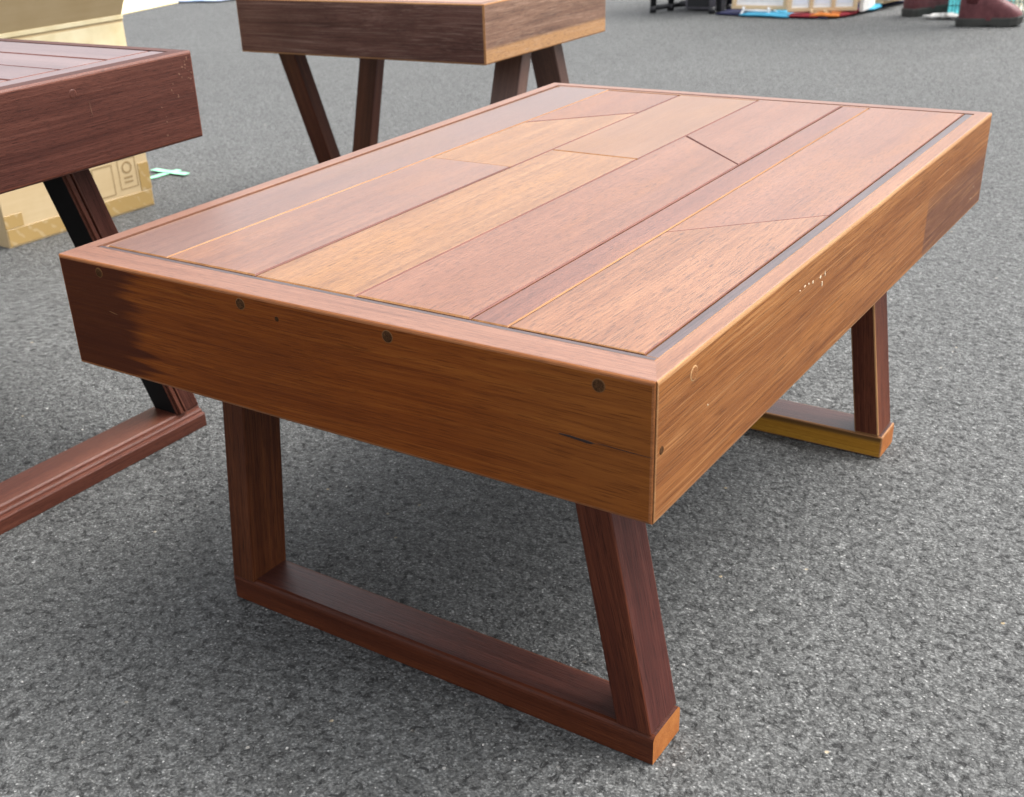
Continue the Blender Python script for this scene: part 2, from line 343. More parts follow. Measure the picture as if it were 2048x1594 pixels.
board([(X[5] + .0013, .2919), (X[6], .3994), (X[6], y1 + .003), (X[5] + .0013, y1 + .003)], W_RUST, .0002, {'-x': 1, '-y': 0}, .0007)
# leg frames
def leg(parent, xt0, xt1, xb0, xb1, ya, yb, z1, z0, mats, bevel=.002, capmat=None, name='leg'):
    return solid(name, [(xb0, ya, z0), (xb1, ya, z0), (xb1, yb, z0), (xb0, yb, z0)], [(xt0, ya, z1), (xt1, ya, z1), (xt1, yb, z1), (xt0, yb, z1)], mats, parent,
                 (xt0 - xb0, 0, z1 - z0), bevel=bevel, seg=2, capmat=capmat)
zt = zb + .004
leg(T, -.5075, -.4785, -.5405, -.5095, .091, .143, zt, .0265, [W_LEGBR, W_LEGBR])
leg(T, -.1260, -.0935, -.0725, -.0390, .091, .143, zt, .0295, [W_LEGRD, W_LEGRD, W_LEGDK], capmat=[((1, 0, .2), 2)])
box('foot_bar', -.543, -.0365, .0908, .1436, 0, .0265 + .003, [W_BAR, W_BARF, W_END, W_BARF], T, bevel=.0055, seg=3, sel=lambda a, b: not (a.x > -.04 and b.x > -.04) and not (a.z < .001 and b.z < .001), capmat=[((1, 0, 0), 2), ((0, -1, 0), 3)])
leg(T, -.5075, -.4785, -.5405, -.5095, .741, .7915, zt, .0295, [W_LEGBR, W_LEGBR])
leg(T, -.1160, -.0860, -.0775, -.0465, .741, .7915, zt, .0295, [W_LEGRD, EDGE])
box('foot_bar', -.543, -.0415, .7408, .7920, 0, .0295, [W_BAR, EDGE, W_SAP, W_END], T, bevel=.002, seg=2, capmat=[((0, -1, 0), 2), ((1, 0, 0), 3)])
PLUG = wood('plug_end_grain', L(.025, .010, .004), L(.068, .031, .013), L(.12, .06, .027), pores=.9, rough=.7, spec=.05)
RING = plain('plug_ring', L(.15, .07, .028), .7, .05)
CHIP_R = plain('plug_glue_line', L(.42, .25, .12), .7, .1)
def plug(c, nrm, r=.0052, ring=True):
    p_ = disc_plug('plug', c, nrm, r, PLUG, T, .0005)
    if ring:
        r_ = disc_plug('plug_rim', Vector(c), nrm, r + .0007, RING, T, .00025); 
for x in (-.544, -.370, -.219, -.042): plug((x, 0, .3985 if x < -.1 else .397), (0, -1, 0), .0046 if x > -.5 else .0040)
disc_plug('knot', (-.331, 0, .3925), (0, -1, 0), .0021, PLUG, T)
disc_plug('plug_rim', (0, .057, .3925), (1, 0, 0), .0058, CHIP_R, T, .0003); disc_plug('plug', (0, .057, .3925), (1, 0, 0), .0050, W_RIGHT, T, .0005); disc_plug('knot', (0, .010, .355), (1, 0, 0), .003, PLUG, T)
# a dark split in the front apron, and chips of white paint on the side apron
CRACK = plain('split_dark', L(.018, .008, .005), .8)
def blob(name, cx, cz, lx, lz, face, mat, parent, rot=0.0, k=9, seed=0, lift=.0003):
    rnd = random.Random(seed); bm = bmesh.new(); pts = []
    for i in range(k):
        a = 2 * math.pi * i / k; rr = .7 + .5 * rnd.random()
        u, v = math.cos(a) * lx * rr, math.sin(a) * lz * rr
        pts.append((u * math.cos(rot) - v * math.sin(rot), u * math.sin(rot) + v * math.cos(rot)))
    M = face(cx, cz)
    a = [bm.verts.new((u, 0, v)) for u, v in pts]; b = [bm.verts.new((u * .8, -lift, v * .8)) for u, v in pts]
    for i in range(k): bm.faces.new((a[i], a[(i + 1) % k], b[(i + 1) % k], b[i]))
    bm.faces.new(b); return link(name, bm, mat, parent, M)
front_face = lambda x, z: Matrix.Translation((x, 0, z))
right_face = lambda y, z: Matrix.Translation((0, y, z)) @ Matrix.Rotation(math.pi / 2, 4, 'Z')
blob('split', -.058, .3535, .015, .0012, front_face, CRACK, T, -.06, 12, 1)
blob('split', -.024, .3535, .020, .00035, front_face, CRACK, T, -.02, 12, 2)
blob('split', -.535, .362, .007, .0004, front_face, RING, T, -.15, 10, 3)
CHIP = plain('paint_chip', L(.58, .46, .32), .7, .2)
for i, (y, z, a, b, r) in enumerate([(.268, .3875, .0022, .0007, .1), (.277, .3866, .0014, .0008, 0), (.2865, .385, .0018, .0016, 0), (.305, .3835, .0025, .0012, .4), (.3105, .376, .0013, .0026, 0), (.316, .3835, .0009, .0026, .1), (.257, .387, .0012, .0005, 0), (.083, .358, .0007, .0006, 0), (.83, .318, .0008, .0008, 0), (.838, .33, .0006, .0014, 0)]):
    blob('paint_chip', y, z, a, b, right_face, CHIP, T, r, 8, 10 + i)

# ---------------------------------------------------------------- left table
LA = wood('left_apron', L(.040, .011, .0075), L(.072, .0225, .015), L(.108, .038, .026), streak=1.3, pores=.6, rough=.48, pale=.06, spec=.2)
LTOP = wood('left_top', L(.105, .062, .062), L(.155, .094, .093), L(.205, .130, .125), rough=.36, pores=.5, coat=.4)
LBAR = wood('left_bar', L(.07, .02, .012), L(.12, .038, .023), L(.17, .06, .037), pores=.6, spec=.3)
BLACK = plain('inner_leg_shade', L(.0035, .003, .003), .75, .2)  # shade of the down-facing inner leg faces, painted as near-black colour
T2 = empty('side_table', (-1.26, .1, 0), 'dark red-brown table on slanted legs, cut off by the left edge', 'table', 'hardwood plank tables')
HX, HZ, HB = -.815, .517, .414
lx1, ly0, ly1 = -1.70, -.22, .394
def side(name, outer, inner, mats, xd, b=.004, par=T2, z0=HB, z1=HZ):
    ring = [outer[0], outer[1], inner[1], inner[0]]
    o0, o1 = Vector(outer[0]), Vector(outer[1]); ax = (o1 - o0).normalized(); nrm = Vector((ax.y, -ax.x))
    on = lambda p: abs((p.xy - o0).dot(nrm)) < 1e-4
    return solid(name, [(x, y, z0) for x, y in ring], [(x, y, z1) for x, y in ring], mats, par, xd, bevel=b, seg=4, sel=lambda a, c: on(a) and on(c))
side('side_apron', [(HX, ly0), (HX, ly1)], [(HX - .022, ly0 + .022), (HX - .022, ly1 - .018)], [LA, LBAR], (0, 1, 0))
side('rear_apron', [(HX, ly1), (lx1, ly1)], [(HX - .022, ly1 - .018), (lx1 + .022, ly1 - .018)], [LA, LBAR], (1, 0, 0))
side('side_apron', [(lx1, ly1), (lx1, ly0)], [(lx1 + .022, ly1 - .018), (lx1 + .022, ly0 + .022)], [LA, LBAR], (0, 1, 0))
side('front_apron', [(lx1, ly0), (HX, ly0)], [(lx1 + .022, ly0 + .022), (HX - .022, ly0 + .022)], [LA, LBAR], (1, 0, 0))
box('inlay_strip', HX - .0505, HX - .0228, ly0 + .023, ly1 - .019, HZ - .02, HZ - .0006, [LTOP, EDGE_M], T2, xdir=(0, 1, 0), bevel=.0008, seg=1)
yy = ly1 - .0195; i = 0
while yy > ly0 + .04:
    wd = .0675; nx = max(yy - wd, ly0 + .024)
    box('plank', lx1 + .024, HX - .0522, nx + .0011, yy - .0011, HZ - .02, HZ + (-.0006 if i % 2 else -.0002), [LTOP, EDGE_M], T2, bevel=.0016, seg=1); yy = nx; i += 1
box('underboard', lx1 + .023, HX - .023, ly0 + .023, ly1 - .02, HZ - .04, HZ - .021, [UNDER], T2, bevel=0)
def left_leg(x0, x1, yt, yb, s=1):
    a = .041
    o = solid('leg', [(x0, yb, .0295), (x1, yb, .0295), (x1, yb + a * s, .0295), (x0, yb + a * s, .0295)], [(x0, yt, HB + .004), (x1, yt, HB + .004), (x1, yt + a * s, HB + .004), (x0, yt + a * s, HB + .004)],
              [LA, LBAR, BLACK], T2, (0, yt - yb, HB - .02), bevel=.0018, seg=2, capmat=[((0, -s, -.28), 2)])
    for d, wd in ((.004, .006), (.0125, .003)):    # moulded ridges down the outer face
        y_t, y_b = yt + d * s, yb + d * s
        solid('moulding', [(x1 - .001, y_b, .0302), (x1 + .0035, y_b, .0302), (x1 + .0035, y_b + wd * s, .0302), (x1 - .001, y_b + wd * s, .0302)],
              [(x1 - .001, y_t, HB - .001), (x1 + .0035, y_t, HB - .001), (x1 + .0035, y_t + wd * s, HB - .001), (x1 - .001, y_t + wd * s, HB - .001)], [LBAR, LBAR], o, (0, yt - yb, HB - .02), bevel=.001, seg=2)
    return o
def left_bar(x0, x1, ya, yb):
    # stepped moulding profile swept along Y
    prof = [(x0, 0), (x1, 0), (x1, .0175), (x1 - .0012, .0192), (x1 - .0050, .0200), (x1 - .0056, .0224), (x1 - .0075, .0246), (x1 - .0105, .0252), (x1 - .0112, .0282), (x1 - .0135, .0300), (x0 + .002, .0300), (x0, .028)]
    return solid('foot_bar', [(x, ya, z) for x, z in prof], [(x, yb, z) for x, z in prof], [LBAR], T2, (0, 1, 0), bevel=0)
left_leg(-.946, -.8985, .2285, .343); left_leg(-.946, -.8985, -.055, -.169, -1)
left_bar(-.953, -.8885, -.208, .3835)
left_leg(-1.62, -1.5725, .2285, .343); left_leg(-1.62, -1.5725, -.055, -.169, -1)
left_bar(-1.627, -1.5625, -.208, .3835)
SCUFF = plain('scuff', L(.15, .075, .052), .8, .1)
lface = lambda y, z: Matrix.Translation((HX, y, z)) @ Matrix.Rotation(math.pi / 2, 4, 'Z')
rs = random.Random(4)
for i in range(26):
    cl = rs.random(); y = .388 - abs(rs.gauss(0, .016)) if cl < .6 else .35 + rs.uniform(-.02, .02); z = (HZ - .006 - abs(rs.gauss(0, .022))) if cl < .75 else HB + .01 + rs.random() * .06
    blob('scuff', y, z, .0005 + rs.random() * .0011, .0004 + rs.random() * .0016, lface, SCUFF, T2, rs.random() * 3, 6, 40 + i)
blob('scuff', .232, .478, .0005, .009, lface, SCUFF, T2, .05, 9, 90)
disc_plug('plug_rim', (HX, .212, .498), (1, 0, 0), .0052, LBAR, T2, .0003); disc_plug('plug', (HX, .212, .498), (1, 0, 0), .0045, LA, T2, .0005)

# ---------------------------------------------------------------- far table
FA = wood('far_front', L(.05, .018, .0125), L(.105, .044, .032), L(.17, .088, .068), streak=1.3, pores=.5, rough=.55, pale=.4, blotch=.5, spec=.25)
FR = wood('far_side', L(.10, .050, .032), L(.19, .10, .062), L(.29, .17, .115), streak=1.5, pores=.6, rough=.55, pale=.3,
          zones=[dict(axis='z', lo=-.022, hi=-.032, col=L(.42, .22, .085), amt=.8, wob=.01)])
FT = wood('far_top', L(.24, .12, .08), L(.33, .175, .115), L(.42, .24, .16), rough=.4)
FL = wood('far_leg', L(.04, .011, .006), L(.075, .022, .011), L(.12, .038, .018), pores=.4, spec=.2)
FL2 = wood('far_leg_worn', L(.07, .034, .026), L(.12, .062, .046), L(.18, .10, .075), pores=.4)
T3 = empty('side_table', (-1.27, 1.45, 0), 'small weathered table on V-shaped and splayed legs behind the coffee table', 'table', 'hardwood plank tables')
fx0, fx1, fy0, fy1, fz0, fz1 = -1.572, -.957, 1.235, 1.675, .357, .464
a_ = .02
side('front_apron', [(fx0, fy0 - .012), (fx1, fy0)], [(fx0 + a_, fy0 + a_ - .012), (fx1 - a_, fy0 + a_)], [FA, EDGE], (1, 0, 0), .003, T3, fz0, fz1)
side('side_apron', [(fx1, fy0), (fx1 + .012, fy1)], [(fx1 - a_, fy0 + a_), (fx1 + .012 - a_, fy1 - a_)], [FR, EDGE], (0, 1, 0), .003, T3, fz0, fz1)
side('rear_apron', [(fx1 + .012, fy1), (fx0, fy1)], [(fx1 + .012 - a_, fy1 - a_), (fx0 + a_, fy1 - a_)], [FA, EDGE], (1, 0, 0), .003, T3, fz0, fz1)
side('side_apron', [(fx0, fy1), (fx0, fy0 - .012)], [(fx0 + a_, fy1 - a_), (fx0 + a_, fy0 + a_ - .012)], [FA, EDGE], (0, 1, 0), .003, T3, fz0, fz1)
for k in range(4):
    ya = fy0 + a_ + .001 + k * (fy1 - fy0 - 2 * a_) / 4; yb = ya + (fy1 - fy0 - 2 * a_) / 4 - .002
    box('plank', fx0 + a_ + .001, fx1 - a_ - .001, ya, yb, fz1 - .02, fz1 - .0005, [FT, EDGE_M], T3, bevel=.0015, seg=1)
def leg3(x0, x1, yt, yb, dep, mats):
    solid('leg', [(x0, yb, .028), (x1, yb, .028), (x1, yb + dep, .028), (x0, yb + dep, .028)], [(x0, yt, fz0 + .02), (x1, yt, fz0 + .02), (x1, yt + dep, fz0 + .02), (x0, yt + dep, fz0 + .02)], mats, T3, (0, yt - yb, fz0), bevel=.002, seg=2)
leg3(-1.523, -1.478, 1.270, 1.392, .036, [FL, FL]); leg3(-1.530, -1.478, 1.580, 1.484, .032, [FL, FL])
leg3(-1.055, -.992, 1.428, 1.318, .036, [FL2, FL2]); leg3(-1.055, -.992, 1.527, 1.655, .034, [FL2, FL2])
box('foot_bar', -1.53, -1.475, 1.36, 1.54, 0, .028, [FL, FL], T3, xdir=(0, 1, 0), bevel=.002)
box('foot_bar', -1.056, -.991, 1.30, 1.70, 0, .028, [FL2, FL2], T3, xdir=(0, 1, 0), bevel=.002)

# ---------------------------------------------------------------- cardboard box
n = N('cardboard'); co = n.obj(); f1 = n.noise(n.vmath('MULTIPLY', co, (6, 6, 90)), 1, 4, .6); f2 = n.noise(co, 9, 4, .6)
n.set(color=n.ramp(n.math('ADD', n.math('MULTIPLY', f1, .35), n.math('MULTIPLY', f2, .65)), [(.3, L(.49, .36, .195)), (.7, L(.57, .44, .26))]), rough=.75, spec=.25); n.bump(f1, .15, .001); CARD = n.m
n = N('cardboard_pale'); co = n.obj(); f2 = n.noise(co, 14, 4, .6)
n.set(color=n.ramp(f2, [(.3, L(.64, .53, .30)), (.7, L(.78, .69, .46))]), rough=.6, spec=.3); CARDP = n.m
n = N('packing_tape'); co = n.obj(); wv = n.new('TexWave', bands_direction='DIAGONAL'); n.put(wv.inputs['Vector'], co); wv.inputs['Scale'].default_value = 16; wv.inputs['Distortion'].default_value = 2.5
wm = n.smooth(n.math('MULTIPLY', wv.outputs[1], n.noise(co, 60, 3)), .42, .56)  # pale diagonal streaks: the tape's shine painted into its colour
n.set(color=n.mix(n.math('MULTIPLY', wm, .4), L(.40, .265, .10), L(.56, .45, .29)), rough=.28, spec=.5); TAPE = n.m
INK = plain('print_ink', L(.32, .22, .105), .8, .2)
Bx = empty('cardboard_box', (-2.10, .99, 0), 'open tan cardboard box with taped edges behind the left table', 'box')
ang = math.atan2(-.0630, .998)     # slight turn
MB = Matrix.Translation((-1.913, .794, 0)) @ Matrix.Rotation(ang, 4, 'Z')
BL, BD, BH = .390, .36, .425
def bpart(name, x0, x1, y0, y1, z0, z1, mat, par=Bx, tilt=None, bev=.0012):
    bm = bmesh.new(); vs_ = [bm.verts.new(p) for p in rect(x0, x1, y0, y1, z0) + rect(x0, x1, y0, y1, z1)]
    for f in ((3, 2, 1, 0), (4, 5, 6, 7), (0, 1, 5, 4), (1, 2, 6, 5), (2, 3, 7, 6), (3, 0, 4, 7)): bm.faces.new([vs_[k] for k in f])
    bmesh.ops.bevel(bm, geom=bm.edges[:], offset=bev, segments=1, affect='EDGES', clamp_overlap=True)
    if tilt:
        piv, axis, a = tilt; bmesh.ops.rotate(bm, verts=bm.verts[:], cent=piv, matrix=Matrix.Rotation(a, 3, axis))
    return link(name, bm, mat, par, MB)
e = .004
bpart('front_panel', -e, 0, 0, BL, .0, BH, CARD); bpart('rear_panel', -BD, -BD + e, 0, BL, 0, BH, CARD)
bpart('side_panel', -BD + e, -e, 0, e, 0, BH, CARD); bpart('side_panel', -BD + e, -e, BL - e, BL, 0, BH, CARD); bpart('bottom_panel', -BD + e, -e, e, BL - e, .001, .005, CARD)
bpart('flap', -e, 0, .002, BL - .002, BH, BH + .19, CARD, tilt=((0, 0, BH), 'Y', R(31)))
bpart('flap', -BD, -BD + e, .002, BL - .002, BH, BH + .17, CARD, tilt=((-BD, 0, BH), 'Y', R(-55)))
bpart('flap', -BD + .01, -.01, BL - e, BL, BH, BH + .17, CARDP, tilt=((0, BL, BH), 'X', R(-88)))
bpart('flap', -BD + .01, -.01, 0, e, BH, BH + .17, CARDP, tilt=((0, 0, BH), 'X', R(75)))
bpart('fold_edge', .0, .0035, .0, BL, BH - .006, BH + .004, CARDP)
bpart('label_sheet', .0, .0012, .02, BL - .002, BH - .075, BH - .012, CARDP, bev=.0004)
bpart('tape', .0, .0016, .002, BL - .002, .004, .040, TAPE, bev=.0005); bpart('tape', .0, .0015, .0, .045, .041, .070, TAPE, bev=.0005); bpart('tape', .0, .0015, BL - .03, BL, .041, .105, TAPE, bev=.0005)
def mark(y0_, y1_, z0, z1, tk=.0022):
    bm = bmesh.new()
    for (a, b, c, d) in ((y0_, y1_, z0, z0 + tk), (y0_, y1_, z1 - tk, z1), (y0_, y0_ + tk, z0 + tk, z1 - tk), (y1_ - tk, y1_, z0 + tk, z1 - tk)):
        bm.faces.new([bm.verts.new((.0006, yy_, zz_)) for yy_, zz_ in ((a, c), (b, c), (b, d), (a, d))])
    return link('printed_mark', bm, INK, Bx, MB)
mark(BL - .085, BL - .035, .055, .125); mark(BL - .155, BL - .100, .048, .118); mark(BL - .215, BL - .17, .044, .11)
bm = bmesh.new(); cy, cz = BL - .060, .103
for k in range(20):
    a0, a1 = 2 * math.pi * k / 20, 2 * math.pi * (k + 1) / 20
    bm.faces.new([bm.verts.new((.0007, cy + r * math.cos(a), cz + r * math.sin(a))) for r, a in ((.010, a0), (.014, a0), (.014, a1), (.010, a1))])
for dz_ in (.078, .068): bm.faces.new([bm.verts.new((.0007, yy_, zz_)) for yy_, zz_ in ((cy - .012, dz_), (cy + .012, dz_), (cy + .012, dz_ + .004), (cy - .012, dz_ + .004))])
link('printed_mark', bm, INK, Bx, MB)

# ---------------------------------------------------------------- green tape cross
GT = plain('mint_tape', L(.30, .74, .46), .55, .4, .1)
TX = empty('tape_cross', (-2.09, 1.41, 0), 'mint green tape cross stuck on the asphalt beside the cardboard box', 'tape')
def tstrip(a, b, wd, z):
    a, b = Vector((*a, 0)), Vector((*b, 0)); d = (b - a).normalized(); s = Vector((-d.y, d.x, 0)) * wd / 2; bm = bmesh.new(); m = 8; rows = []
    for k in range(m + 1):
        c_ = a.lerp(b, k / m) - Vector((-2.09, 1.41, 0)); zz = z + .0006 * math.sin(k * 1.9)
        rows.append([bm.verts.new(c_ - s + Vector((0, 0, zz))), bm.verts.new(c_ + s + Vector((0, 0, zz)))])
    for r0, r1 in zip(rows, rows[1:]): bm.faces.new((r0[0], r1[0], r1[1], r0[1]))
    ex = bmesh.ops.extrude_face_region(bm, geom=bm.faces[:]); bmesh.ops.translate(bm, verts=[v for v in ex['geom'] if isinstance(v, bmesh.types.BMVert)], vec=(0, 0, .0008))
    link('tape_strip', bm, GT, TX, Matrix.Translation((-2.09, 1.41, 0)))
tstrip((-2.098, 1.325), (-2.084, 1.445), .021, .003); tstrip((-2.152, 1.415), (-2.024, 1.416), .021, .0048)

# ---------------------------------------------------------------- far stall
def cloth(name, pts, mat, label, z=.012, amp=.012, seed=1, res=14):
    """small rumpled cloth lying on the ground inside a quad"""
    a, b, c_, d = [Vector((*q_, 0)) for q_ in pts]; bm = bmesh.new(); G = []
    cen = (a + b + c_ + d) / 4
    for i in range(res + 1):
        row = []
        for j in range(res + 1):
            u, v = i / res, j / res; pp = (a.lerp(b, u)).lerp(d.lerp(c_, u), v)
            ns = mnoise.noise(pp * 9 + Vector((seed * 7.3, 0, 0))); edge = min(u, v, 1 - u, 1 - v)
            pp = pp + Vector((mnoise.noise(pp * 14 + Vector((seed, 3, 0))), mnoise.noise(pp * 14 + Vector((9, seed, 0))), 0)) * .02
            row.append(bm.verts.new(pp - cen + Vector((0, 0, z + amp * (.4 + .9 * ns) * (0.3 + min(1, edge * 6))))))
        G.append(row)
    for i in range(res):
        for j in range(res): bm.faces.new((G[i][j], G[i + 1][j], G[i + 1][j + 1], G[i][j + 1]))
    ex = bmesh.ops.extrude_face_region(bm, geom=bm.faces[:]); bmesh.ops.translate(bm, verts=[v for v in ex['geom'] if isinstance(v, bmesh.types.BMVert)], vec=(0, 0, -.006))
    o = link(name, bm, mat, None, Matrix.Translation(cen), True); return tag(o, label, 'cloth', 'cloths spread under the framed pictures')
NAVY = plain('navy_cloth', L(.018, .02, .055), .9, .2); TURQ = plain('turquoise_cloth', L(.06, .30, .46), .85, .2); CRIM = plain('crimson_cloth', L(.20, .02, .028), .85, .2); ORAN = plain('orange_cloth', L(.48, .15, .03), .85, .2)
cloth('ground_cloth', [(-1.93, 4.51), (-1.42, 4.485), (-1.27, 5.06), (-1.95, 5.2)], NAVY, 'navy blue ground cloth under the framed pictures', .007, .006, 1, 22)
cloth('scarf', [(-1.80, 4.485), (-1.58, 4.465), (-1.56, 4.66), (-1.79, 4.70)], TURQ, 'turquoise cloth below the single framed picture', .010, .010, 2)
cloth('scarf', [(-1.60, 4.462), (-1.46, 4.478), (-1.44, 4.66), (-1.585, 4.64)], CRIM, 'crimson cloth between the turquoise and orange cloths', .011, .010, 3)
cloth('scarf', [(-1.49, 4.485), (-1.385, 4.505), (-1.36, 4.66), (-1.47, 4.66)], ORAN, 'orange cloth below the three-panel frame', .013, .011, 4)
cloth('scarf', [(-1.39, 4.52), (-1.335, 4.60), (-1.34, 4.78), (-1.40, 4.70)], CRIM, 'dark red cloth at the corner beside the orange cloth', .012, .010, 5)
cloth('scarf', [(-1.345, 4.66), (-1.30, 4.74), (-1.30, 4.86), (-1.36, 4.82)], TURQ, 'turquoise cloth at the edge nearest the boots', .014, .010, 6)
PINE = wood('pale_pine', L(.50, .35, .19), L(.62, .46, .27), L(.72, .56, .36), pores=.15, rough=.55)
PAPER = plain('white_mat', L(.80, .81, .82), .8, .2, .04); WPL = plain('white_plastic', L(.82, .82, .82), .4, .5, .04)
def art(name, tint):
    n = N(name); co = n.obj(); m = n.smooth(n.noise(co, 22, 4, .6, .8), .54, .66)
    xyz = n.sep(co); rad = n.math('SQRT', n.math('ADD', n.math('MULTIPLY', xyz[0], xyz[0]), n.math('MULTIPLY', xyz[2], xyz[2])))
    m = n.math('MULTIPLY', m, n.smooth(rad, .085, .03)); n.set(color=n.mix(m, L(.70, .74, .82), tint), rough=.5); return n.m
ART = [art('print_green', L(.10, .22, .16)), art('print_grey', L(.08, .08, .09)), art('print_teal', L(.12, .26, .28))]
def picture(name, loc, rz, wd, ht, panels, label, prints):
    P = empty(name, loc, label, 'picture', 'framed pictures on the ground'); P.rotation_euler = (0, 0, rz)
    M0 = Matrix.Translation(loc) @ Matrix.Rotation(rz, 4, 'Z') @ Matrix.Rotation(R(-14), 4, 'X')
    def bxp(nm, x0, x1, y0, y1, z0, z1, mat, par=P):
        bm = bmesh.new(); c_ = Vector(((x0 + x1) / 2, (y0 + y1) / 2, (z0 + z1) / 2)); bmesh.ops.create_cube(bm, size=1, matrix=Matrix.Diagonal((x1 - x0, y1 - y0, z1 - z0, 1)))
        bmesh.ops.bevel(bm, geom=bm.edges[:], offset=.0015, segments=1, affect='EDGES', clamp_overlap=True)
        return link(nm, bm, mat, par, M0 @ Matrix.Translation(c_))
    fw = .016
    fr = bxp('bottom_rail', -wd / 2, wd / 2, -.012, .008, 0, fw, PINE); bxp('top_rail', -wd / 2, wd / 2, -.012, .008, ht - fw, ht, PINE)
    bxp('side_rail', -wd / 2, -wd / 2 + fw, -.0119, .0079, fw, ht - fw, PINE); bxp('side_rail', wd / 2 - fw, wd / 2, -.0119, .0079, fw, ht - fw, PINE)
    bxp('backing', -wd / 2 + .004, wd / 2 - .004, .0085, .0115, .004, ht - .004, PINE)
    pw = (wd - fw) / panels
    for k in range(panels):
        xa = -wd / 2 + fw + k * pw; xb = xa + pw - fw
        if k: bxp('divider', xa - fw, xa, -.0118, .0078, fw, ht - fw, PINE)
        bxp('mat_board', xa, xb, .001, .006, fw, ht - fw, PAPER)
        bxp('print', xa + (xb - xa) * .10, xb - (xb - xa) * .10, -.001, .0008, fw + ht * .06, ht - fw - ht * .06, prints[k])
    return P
picture('picture_frame', (-1.742, 4.545, .024), R(3), .245, .34, 1, 'pale framed picture with white mat standing on a white easel', [PAPER])
picture('picture_frame', (-1.468, 4.560, .021), R(22), .285, .26, 3, 'pale wooden frame holding three prints above red and orange cloths', ART)
picture('picture_frame', (-1.345, 5.02, .035), R(30), .16, .24, 1, 'small pale framed print at the far corner of the cloths', [ART[0]])
def easel(loc, wd, mat, label, name='easel'):
    E_ = empty(name, loc, label, 'easel')
    for s in (-1, 1):
        bm = bmesh.new(); x = s * wd / 2
        tube(bm, [(x, -.030, .026), (x, -.032, .014), (x, -.022, .008), (x, .03, .008)], .006, 8)
        tube(bm, [(x, -.026, .012), (x * 1.08, -.048, -.006)], .0055, 8); tube(bm, [(x, .028, .009), (x * 1.08, .05, -.006)], .0055, 8); tube(bm, [(x, .026, .009), (x * .9, .10, .26)], .0055, 8)
        link('side_frame', bm, mat, E_, Matrix.Translation(loc), True)
    bm = bmesh.new(); tube(bm, [(-wd / 2, -.024, .010), (wd / 2, -.024, .010)], .005, 8); link('crossbar', bm, mat, E_, Matrix.Translation(loc), True)
    return E_
easel((-1.745, 4.548, .012), .115, WPL, 'white plastic easel holding the single framed picture'); easel((-1.472, 4.555, .008), .06, PINE, 'small wooden easel under the three-panel frame')
WSTK = plain('white_board', L(.78, .77, .74), .6)
o = box('display_board', -1.335, -1.318, 4.64, 4.80, .014, .30, [WSTK, WSTK], None, bevel=.002); tag(o, 'narrow white board standing beside the three-panel frame', 'board')
# stack of flat prints
for k, (dx, dz, mt) in enumerate([(0, .030, PINE), (.008, .044, WSTK), (-.006, .058, PINE), (.004, .072, ART[2])]):
    bm = bmesh.new(); bmesh.ops.create_cube(bm, size=1, matrix=Matrix.Diagonal((.13, .24, .012, 1))); bmesh.ops.bevel(bm, geom=bm.edges[:], offset=.002, segments=1, affect='EDGES')
    o = link('print_panel', bm, mt, None, Matrix.Translation((-1.315 + dx - .01, 4.95 + dx, dz)) @ Matrix.Rotation(R(-14 + 6 * k), 4, 'Z'))
    tag(o, ['pale wooden panel at the bottom of the low stack at the cloths right end', 'white panel second from the bottom of the low stack beside the cloths', 'pale wooden panel just under the top of the low stack beside the cloths', 'teal and white print on top of the low panel stack'][k], 'panel', 'stacked print panels')
# black metal stand
BLK = plain('black_metal', L(.012, .012, .014), .45, .5, .1); GRY = plain('grey_plastic', L(.16, .15, .17), .5)
ST = empty('folding_stand', (-2.08, 4.75, 0), 'low black metal stand with grey feet left of the cloths', 'stand')
def bar(nm, pts, r, mat, par):
    c_ = sum((Vector(p_) for p_ in pts), Vector()) / len(pts); bm = bmesh.new(); tube(bm, [Vector(p_) - c_ for p_ in pts], r, 10); return link(nm, bm, mat, par, Matrix.Translation(c_), True)
for x, y in ((-2.245, 4.53), (-2.20, 4.62), (-1.965, 4.55), (-1.93, 4.66), (-2.26, 4.98), (-1.95, 4.98)):
    l_ = bar('leg', [(x, y, .0), (x + .006, y + .004, .46)], .014, BLK if x < -2.1 or x > -1.95 else GRY, ST); bar('foot_cap', [(x, y, .0), (x, y, .03)], .0155, BLK, l_)
bar('base_rail', [(-2.245, 4.53, .02), (-2.20, 4.62, .022), (-2.15, 4.70, .022)], .012, BLK, ST); bar('base_rail', [(-2.15, 4.62, .03), (-2.07, 4.72, .035)], .014, BLK, ST)
bar('base_rail', [(-1.965, 4.55, .06), (-1.93, 4.66, .06)], .010, BLK, ST); bar('top_rail', [(-2.26, 4.98, .44), (-2.20, 4.62, .44)], .010, BLK, ST); bar('top_rail', [(-1.95, 4.98, .44), (-1.93, 4.66, .44)], .010, BLK, ST)
box('shelf', -2.27, -1.92, 4.52, 5.0, .461, .475, [BLK, BLK], ST, bevel=.003); box('case', -2.13, -1.99, 4.62, 4.95, .006, .20, [BLK, GRY], ST, bevel=.012, seg=2)  # black boxes added to stand for the dark shade between the legs
box('case', -1.962, -1.935, 4.585, 4.63, .004, .20, [BLK, BLK], ST, bevel=.004)
# blue-white sheet at far left
n = N('blue_sheet'); co = n.obj(); s_ = n.noise(co, 5, 4, .6); n.set(color=n.ramp(s_, [(.35, L(.30, .42, .66)), (.62, L(.66, .74, .86))]), rough=.4); n.bump(s_, .3, .01); BLUE = n.m
o = cloth('ground_sheet', [(-6.1, 4.06), (-4.95, 4.42), (-4.3, 6.2), (-6.2, 6.0)], BLUE, 'pale blue plastic sheet on the asphalt beyond the cardboard box', .012, .016, 8, 30); o['category'] = 'sheet'; del o['group']
